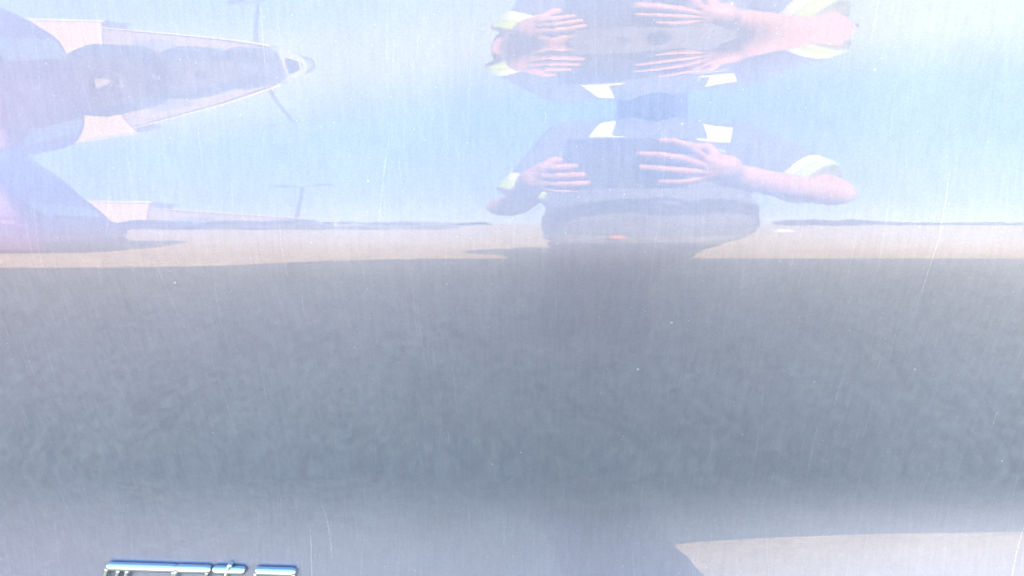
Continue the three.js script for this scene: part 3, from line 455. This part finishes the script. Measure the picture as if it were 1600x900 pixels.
  // clothes: the body field pushed out and cut at neck, cuffs and hem, with folds
  const fold = (x, y, z, a) => a * (Math.sin(38 * y + 9 * x + 6 * Math.sin(14 * x)) * 0.6 + Math.sin(61 * y - 23 * x + 17 * z) * 0.4);
  const along = (p, a, b) => { const d = [0, 1, 2].map(i => b[i] - a[i]), L = Math.hypot(...d); return ((p[0] - a[0]) * d[0] + (p[1] - a[1]) * d[1] + (p[2] - a[2]) * d[2]) / L; };
  const sleeveLenR = 0.25, sleeveLenL = 0.2;
  const sleeve = (s, e, len, grow) => cone(s, [0, 1, 2].map(i => s[i] + (e[i] - s[i]) * 1.12), 0.066 + grow, 0.068 + grow);
  const slR = sleeve(shR, elR, sleeveLenR, 0.004), slL = sleeve(shL, elL, sleeveLenL, 0.004);
  const cutS = (f, s, e, l0, l1) => (x, y, z) => { const t = along([x, y, z], s, e); return Math.max(f(x, y, z), t - l1, l0 - t); };
  const torsoU = union([...torso, ell([0, 1.0, -0.01], [0.215, 0.15, 0.15])], 0.06);
  const shirtF = (x, y, z) => { const t = torsoU(x, y, z) - 0.02 - fold(x, y, z, 0.004); const a = smin(t, smin(cutS(slR, shR, elR, -1, sleeveLenR)(x, y, z), cutS(slL, shL, elL, -1, sleeveLenL)(x, y, z), 0.02), 0.045) + 0; return Math.max(a, 0.885 - y, y - 1.47); };
  mesh('polo_shirt', surfaceNet(shirtF, [-0.5, 0.87, -0.32], [0.56, 1.49, 0.24], 0.008), navy, person);
  const legsU = union([ell([0, 0.93, 0.0], [0.205, 0.13, 0.138]), ...legs(-1), ...legs(1)], 0.05);
  mesh('trousers', surfaceNet((x, y, z) => Math.max(legsU(x, y, z) - 0.03 - fold(x, y, z, 0.005), 0.07 - y, y - 1.0), [-0.36, 0.06, -0.2], [0.3, 1.02, 0.2], 0.012), navyTrouser, person);
  for (const s of [-1, 1]) mesh('shoe', surfaceNet((x, y, z) => Math.max(union([cone([s * 0.075 - 0.08, 0.06, 0.045], [s * 0.105 - 0.08, 0.045, -0.18], 0.055, 0.046), cone([s * 0.075 - 0.08, 0.12, 0.03], [s * 0.075 - 0.08, 0.06, 0.03], 0.05, 0.055)], 0.03)(x, y, z), 0.004 - y, y - 0.12), [s * 0.09 - 0.2, -0.01, -0.28], [s * 0.09 + 0.04, 0.15, 0.14], 0.007), blackCloth, person);
  // sleeve bands: white with a yellow-green edge
  const band = (f, s, e, l0, l1, grow, mat, name) => { const c = s; mesh(name, surfaceNet((x, y, z) => cutS((a, b, d) => f(a, b, d) - grow, s, e, l0, l1)(x, y, z), [Math.min(s[0], e[0]) - 0.12, Math.min(s[1], e[1]) - 0.12, Math.min(s[2], e[2]) - 0.12], [Math.max(s[0], e[0]) + 0.12, Math.max(s[1], e[1]) + 0.12, Math.max(s[2], e[2]) + 0.12], 0.006), mat, person); };
  band(slR, shR, elR, sleeveLenR - 0.052, sleeveLenR - 0.002, 0.0045, whiteCloth, 'sleeve_band'); band(slR, shR, elR, sleeveLenR - 0.03, sleeveLenR + 0.004, 0.0075, hiVis, 'sleeve_edge');
  band(slL, shL, elL, sleeveLenL - 0.052, sleeveLenL - 0.002, 0.0045, whiteCloth, 'sleeve_band'); band(slL, shL, elL, sleeveLenL - 0.03, sleeveLenL + 0.004, 0.0075, hiVis, 'sleeve_edge');
  // shoulder patches follow the shirt's front
  const patch = (pts, name) => { const inside = (x, y) => { let c = false; for (let i = 0, j = pts.length - 1; i < pts.length; j = i++) { const [xi, yi] = pts[i], [xj, yj] = pts[j]; if ((yi > y) !== (yj > y) && x < (xj - xi) * (y - yi) / (yj - yi) + xi) c = !c; } return c; };
    const edge = (x, y) => { let d = 1e9; for (let i = 0, j = pts.length - 1; i < pts.length; j = i++) { const [ax, ay] = pts[j], [bx, by] = pts[i], t = clamp(((x - ax) * (bx - ax) + (y - ay) * (by - ay)) / ((bx - ax) ** 2 + (by - ay) ** 2), 0, 1); d = Math.min(d, Math.hypot(x - ax - (bx - ax) * t, y - ay - (by - ay) * t)); } return inside(x, y) ? -d : d; };
    const xs = pts.map(q => q[0]), ys = pts.map(q => q[1]);
    mesh(name, surfaceNet((x, y, z) => Math.max(shirtF(x, y, z) - 0.004, edge(x, y), z - 0.06), [Math.min(...xs) - 0.02, Math.min(...ys) - 0.02, -0.2], [Math.max(...xs) + 0.02, Math.max(...ys) + 0.02, 0.1], 0.005), whiteCloth, person); };
  patch([[-0.160, 1.365], [-0.06, 1.368], [-0.068, 1.380], [-0.098, 1.385], [-0.086, 1.46], [-0.125, 1.45]], 'shoulder_patch');
  patch([[0.085, 1.366], [0.165, 1.365], [0.175, 1.425], [0.14, 1.432], [0.105, 1.445], [0.112, 1.38], [0.085, 1.378]], 'shoulder_patch');
  // small stitched wording on the chest, too fine to read: a row of stitched marks
  { const gs = []; let x = 0.085; while (x < 0.15) { const w = rr(0.004, 0.007), y = 1.345 - (x - 0.085) * 0.02; let z = -0.16; while (shirtF(x, y, z) > 0 && z < 0) z += 0.001; gs.push(rbox(w, rr(0.007, 0.011), 0.003, 0.001, x, y, z)); x += w + 0.0022; } mesh('stitched_logo', merge(gs), whiteCloth, person); }
  // dark neck tube, cap with peak
  mesh('neck_tube', surfaceNet((x, y, z) => Math.max(union([headF, neck], 0.03)(x, y, z) - 0.016 - 0.003 * Math.sin(90 * y + 14 * x), y - (1.575 - 0.1 * (z + 0.03)), 1.40 - y), [-0.14, 1.385, -0.19], [0.14, 1.62, 0.14], 0.0055), blackCloth, person);
  mesh('cap', surfaceNet((x, y, z) => { const dome = Math.max(ell([0, hy + 0.035, hz + 0.02], [0.089, 0.115, 0.108])(x, y, z), 1.645 - y), peak = Math.max(ell([0, 1.655 + 0.15 * (z + 0.12), hz - 0.1], [0.08, 0.012, 0.085])(x, y, z), 0); return Math.min(dome, peak); }, [-0.12, 1.6, -0.26], [0.12, 1.78, 0.14], 0.006), navy, person);
  for (const s of [-1, 1]) mesh('eye', new THREE.SphereGeometry(0.0115, 14, 10).translate(s * 0.031, hy + 0.008, hz - 0.072), std(rgb(0.5, 0.48, 0.46), 0.2), person);
  // belt with a small orange tag
  mesh('belt', surfaceNet((x, y, z) => Math.max(legsU(x, y, z) - 0.036, Math.abs(y - 0.975) - 0.018), [-0.27, 0.93, -0.2], [0.27, 1.02, 0.2], 0.008), blackCloth, person);
  mesh('orange_tag', rbox(0.036, 0.045, 0.012, 0.005, -0.075, 0.91, -0.185), std(rgb(0.85, 0.27, 0.03), 0.5), person, 'small bright orange tag hanging at the waist');
}
renderer.render(scene, camera);
